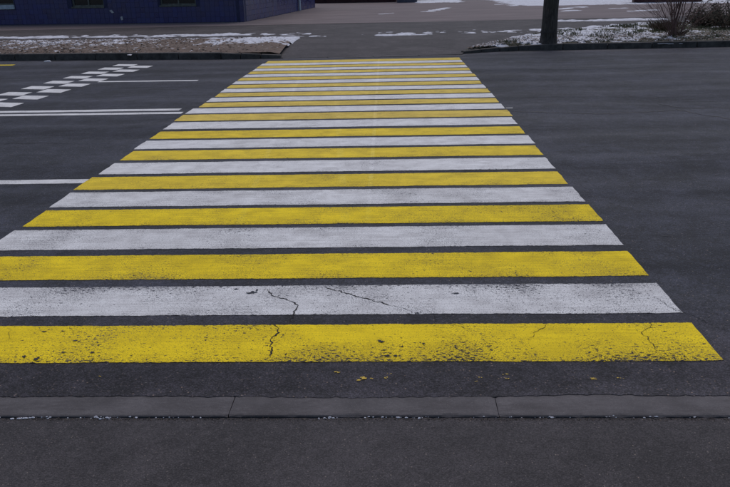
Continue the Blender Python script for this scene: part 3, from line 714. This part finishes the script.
def hedge_shrub(u, v, rx, ry, rz, label, seed):
    random.seed(seed); p = gp(u, v, .15); e = empty('hedge_shrub', (p[0], p[1], .13)); tag(e, label, 'shrub', 'dark low shrubs at the right')
    stems, lv = MB(), MB()
    for k in range(60):
        a = random.random() * 6.3; q = random.random() ** .5; tip = Vector((math.cos(a) * q * rx, math.sin(a) * q * ry, rz * random.uniform(.45, 1.05) * (1 - .35 * q * q)))
        base = Vector((tip.x * .35, tip.y * .35, 0)); mid = base.lerp(tip, .5) + Vector((random.gauss(0, .05), random.gauss(0, .05), .03))
        stems.tube([base, mid, tip], [.010, .007, .003], 4)
        for j in range(55):
            t_ = random.uniform(.25, 1.08); c = base.lerp(tip, t_) + Vector((random.gauss(0, .07), random.gauss(0, .07), random.gauss(0, .06)))
            s_ = random.uniform(.018, .042); d1 = Vector((random.gauss(0, 1), random.gauss(0, 1), random.gauss(0, 1))).normalized(); d2 = d1.orthogonal().normalized()
            lv.quad(c - d1 * s_, c - d2 * s_ * .5, c + d1 * s_, c + d2 * s_ * .5)
    stems.build('stems', M['twig'], e); lv.build('foliage', M['evergreen'], e)
hedge_shrub(706, 27, .55, .5, .62, 'smaller dark leafy shrub behind the bare shrub at the right', 3)
hedge_shrub(733, 29, .75, .6, .85, 'larger dark leafy shrub cut by the right edge of the photo', 4)
random.seed(21)

# ------------------------------------------------------------------ blue tiled building
A0, B0, C0 = np.array([-30.0, 30.93]), np.array([-5.45, 27.03]), np.array([-4.05, 41.6])
HB = 4.4; ZG = .10
bl = empty('blue_tiled_building', (B0[0], B0[1], ZG)); tag(bl, 'building with dark blue glazed tile walls at the far left', 'building')
def keepw(o, e=bl):
    o.parent = e; o.matrix_parent_inverse = Matrix.Translation(e.location).inverted(); return o
uF = (B0 - A0) / np.linalg.norm(B0 - A0); nF = np.array([uF[1], -uF[0]])        # outwards, towards the road
uS = (C0 - B0) / np.linalg.norm(C0 - B0); nS = np.array([uS[1], -uS[0]])
D0 = A0 + (C0 - B0)
def wall_slab(p, q, n, name, m, z0, z1, th=.25):
    mb = MB(); a, b = p, q; mb.hexa([(*a, z0), (*b, z0), (*(b - n * th), z0), (*(a - n * th), z0), (*a, z1), (*b, z1), (*(b - n * th), z1), (*(a - n * th), z1)])
    return mb
# windows on the front: (u0, u1, v_bottom)
wins = []
for u0, u1, vb in ((72, 104, 7.0), (160, 196, 5.5), (-20, 14, 5.5)):
    a = wp(u0, vb, A0, B0); b = wp(u1, vb, A0, B0)
    s0 = (a[:2] - A0) @ uF; s1 = (b[:2] - A0) @ uF; wins.append((s0, s1, (a[2] + b[2]) / 2))
for k in range(1, 5): wins.append((wins[2][0] - 3.9 * k, wins[2][0] - 3.9 * k + 1.45, wins[2][2]))
def tiles(p, u, n, L, z0, z1, holes, name, ts=.2):
    mb = MB(); nx = int(L / ts); nz = int((z1 - z0) / ts); g_ = .0045
    for i in range(nx):
        for k in range(nz):
            s0, s1, a, b = i * ts + g_, (i + 1) * ts - g_, z0 + k * ts + g_, z0 + (k + 1) * ts - g_
            if any(s1 > h[0] - .02 and s0 < h[1] + .02 and b > h[2] - .02 and a < h[2] + 1.3 for h in holes): continue
            d = .006 + random.uniform(-.0005, .0005); t1, t2 = random.gauss(0, .0004), random.gauss(0, .0004)
            c0 = p + u * s0; c1 = p + u * s1
            q0, q1 = c0 + n * (d + t1), c1 + n * (d - t1); r0, r1 = c0 + n * (d + t1 + t2), c1 + n * (d - t1 + t2)
            e0, e1 = c0 - n * .002, c1 - n * .002
            mb.hexa([(*q0, a), (*q1, a), (*e1, a), (*e0, a), (*r0, b), (*r1, b), (*e1, b), (*e0, b)])
    o = mb.build(name, M['tile']); o['kind'] = 'stuff'; return keepw(o)
LF = np.linalg.norm(B0 - A0); LS = np.linalg.norm(C0 - B0)
# front wall built round its window openings
mb = MB(); cuts = sorted(wins); s_prev = 0
def fslab(s0, s1, z0, z1):
    a, b = A0 + uF * s0, A0 + uF * s1; th = .3
    mb.hexa([(*a, z0), (*b, z0), (*(b - nF * th), z0), (*(a - nF * th), z0), (*a, z1), (*b, z1), (*(b - nF * th), z1), (*(a - nF * th), z1)])
for s0, s1, zb in cuts:
    s0 = max(s0, .05)
    if s0 > s_prev: fslab(s_prev, s0, ZG - .2, HB)
    fslab(s0, s1, ZG - .2, zb); fslab(s0, s1, zb + 1.3, HB); s_prev = s1
fslab(s_prev, LF, ZG - .2, HB)
w_ = keepw(mb.build('front_wall', M['grout'])); tl = tiles(A0 + uF * (LF - 123 * .2), uF, nF, 123 * .2, ZG + .03, HB, [(s0 - (LF - 24.6), s1 - (LF - 24.6), z) for s0, s1, z in wins], 'front_tiles')
keepw(wall_slab(B0 - uF * .302, C0, nS, 'side_wall', M['grout'], ZG - .2, HB).build('side_wall', M['grout'])) if False else None
mb = wall_slab(B0 + uS * .004, C0, nS, '', None, ZG - .2, HB, .3); keepw(mb.build('side_wall', M['grout']))
tiles(B0 + uS * .03, uS, nS, LS, ZG + .03, HB, [], 'side_tiles')
mb = wall_slab(A0, D0, -nS * -1, '', None, ZG - .2, HB, .3); keepw(mb.build('end_wall', M['grout']))
mb = MB(); e_ = .25
a, b, c, d = A0 + nF * e_, B0 + nF * e_ + nS * e_, C0 + nS * e_, D0
mb.hexa([(*a, HB + .002), (*b, HB + .002), (*c, HB + .002), (*d, HB + .002), (*a, HB + .3), (*b, HB + .3), (*c, HB + .3), (*d, HB + .3)]); keepw(mb.build('roof', M['coping']))
for i, (s0, s1, zb) in enumerate(wins):
    s0 = max(s0, .1); a, b = A0 + uF * s0, A0 + uF * s1; f = MB()
    def bar(x0, x1, z0, z1, d0, d1, mb=None):
        p, q = A0 + uF * x0, A0 + uF * x1
        mb.hexa([(*(p + nF * d1), z0), (*(q + nF * d1), z0), (*(q + nF * d0), z0), (*(p + nF * d0), z0), (*(p + nF * d1), z1), (*(q + nF * d1), z1), (*(q + nF * d0), z1), (*(p + nF * d0), z1)])
    zt = zb + 1.3
    bar(s0, s1, zb, zb + .07, -.16, -.08, f); bar(s0, s1, zt - .07, zt, -.16, -.08, f)
    bar(s0, s0 + .07, zb + .07, zt - .07, -.16, -.08, f); bar(s1 - .07, s1, zb + .07, zt - .07, -.16, -.08, f); bar((s0 + s1) / 2 - .03, (s0 + s1) / 2 + .03, zb + .07, zt - .07, -.16, -.08, f)
    fr = keepw(f.build('window', M['wframe']))
    g_ = MB(); bar(s0 + .06, s1 - .06, zb + .06, zt - .06, -.13, -.12, g_); pn = g_.build('pane', M['glass']); pn.parent = fr
    g_ = MB()
    if i == 2 or i > 2: bar(s0 - .08, s1 + .02, zb - .16, zb + .012, -.2, .07, g_); m_ = 'sill'
    else: bar(s0 - .02, s1 + .02, zb - .04, zb + .012, -.2, .03, g_); m_ = 'wframe'
    sl2 = g_.build('sill', M[m_]); sl2.parent = fr
for u, v, w, h, sk in ((112, 11.5, .10, .13, .10), (122, 18.2, .09, .16, .02)):
    c = wp(u, v, A0, B0); s0 = (c[:2] - A0) @ uF; mb = MB(); P = []
    for dx, dz in ((-w / 2 + sk / 2, -h / 2), (w / 2 + sk / 2, -h / 2 + .02), (w / 2 - sk / 2, h / 2), (-w / 2 - sk / 2, h / 2 - .03)):
        for_ = A0 + uF * (s0 + dx); P.append((for_, c[2] + dz))
    mb.hexa([(*(p + nF * .018), z) for p, z in P] + [(*(p + nF * .0225), z) for p, z in P])
    keepw(mb.build('bare_patch', M['plaster']))
pp = wp(298, 6, B0, C0); mb = MB(); c = np.array(pp[:2]) + nS * .09
mb.tube([(c[0], c[1], ZG + .05), (c[0], c[1], 2), (c[0], c[1], HB)], [.06, .06, .06], 10); keepw(mb.build('downpipe', M['sill'], smooth=True))

# ------------------------------------------------------------------ far walls at the top of the picture
def far_block(name, p0, p1, depth, h, m, label, cat, cap=True):
    p0 = np.array(p0[:2]); p1 = np.array(p1[:2]); d = (p1 - p0) / np.linalg.norm(p1 - p0); n = np.array([-d[1], d[0]])
    e = empty(name, ((p0[0] + p1[0]) / 2, (p0[1] + p1[1]) / 2, .1)); tag(e, label, cat)
    mb = MB(); mb.hexa([(*p0, -.1), (*p1, -.1), (*(p1 + n * depth), -.1), (*(p0 + n * depth), -.1), (*p0, h), (*p1, h), (*(p1 + n * depth), h), (*(p0 + n * depth), h)])
    keepw(mb.build('wall', M[m]), e)
    q0, q1 = p0 - d * .06 - n * .06, p1 + d * .06 - n * .06; mb = MB()
    mb.hexa([(*q0, h + .002), (*q1, h + .002), (*(q1 + n * (depth + .12)), h + .002), (*(q0 + n * (depth + .12)), h + .002), (*q0, h + .12), (*q1, h + .12), (*(q1 + n * (depth + .12)), h + .12), (*(q0 + n * (depth + .12)), h + .12)])
    keepw(mb.build('coping', M['coping']), e); return e
far_block('plinth_wall', gp(314, 3.2, .13), gp(396, 2.0, .13), 1.2, 1.8, 'maroon', 'dark maroon wall beyond the plaza, right of the blue building', 'wall')
far_block('plinth_wall', gp(397, 2.6, .13), gp(417, 2.2, .13), .8, 1.8, 'greywall', 'slate grey wall end beside the far maroon wall', 'wall')
far_block('plinth_wall', gp(634, 2.6, .14), gp(702, 1.6, .14), 1.0, 1.2, 'maroon', 'dark maroon low wall beyond the plaza above the shrubs', 'wall')
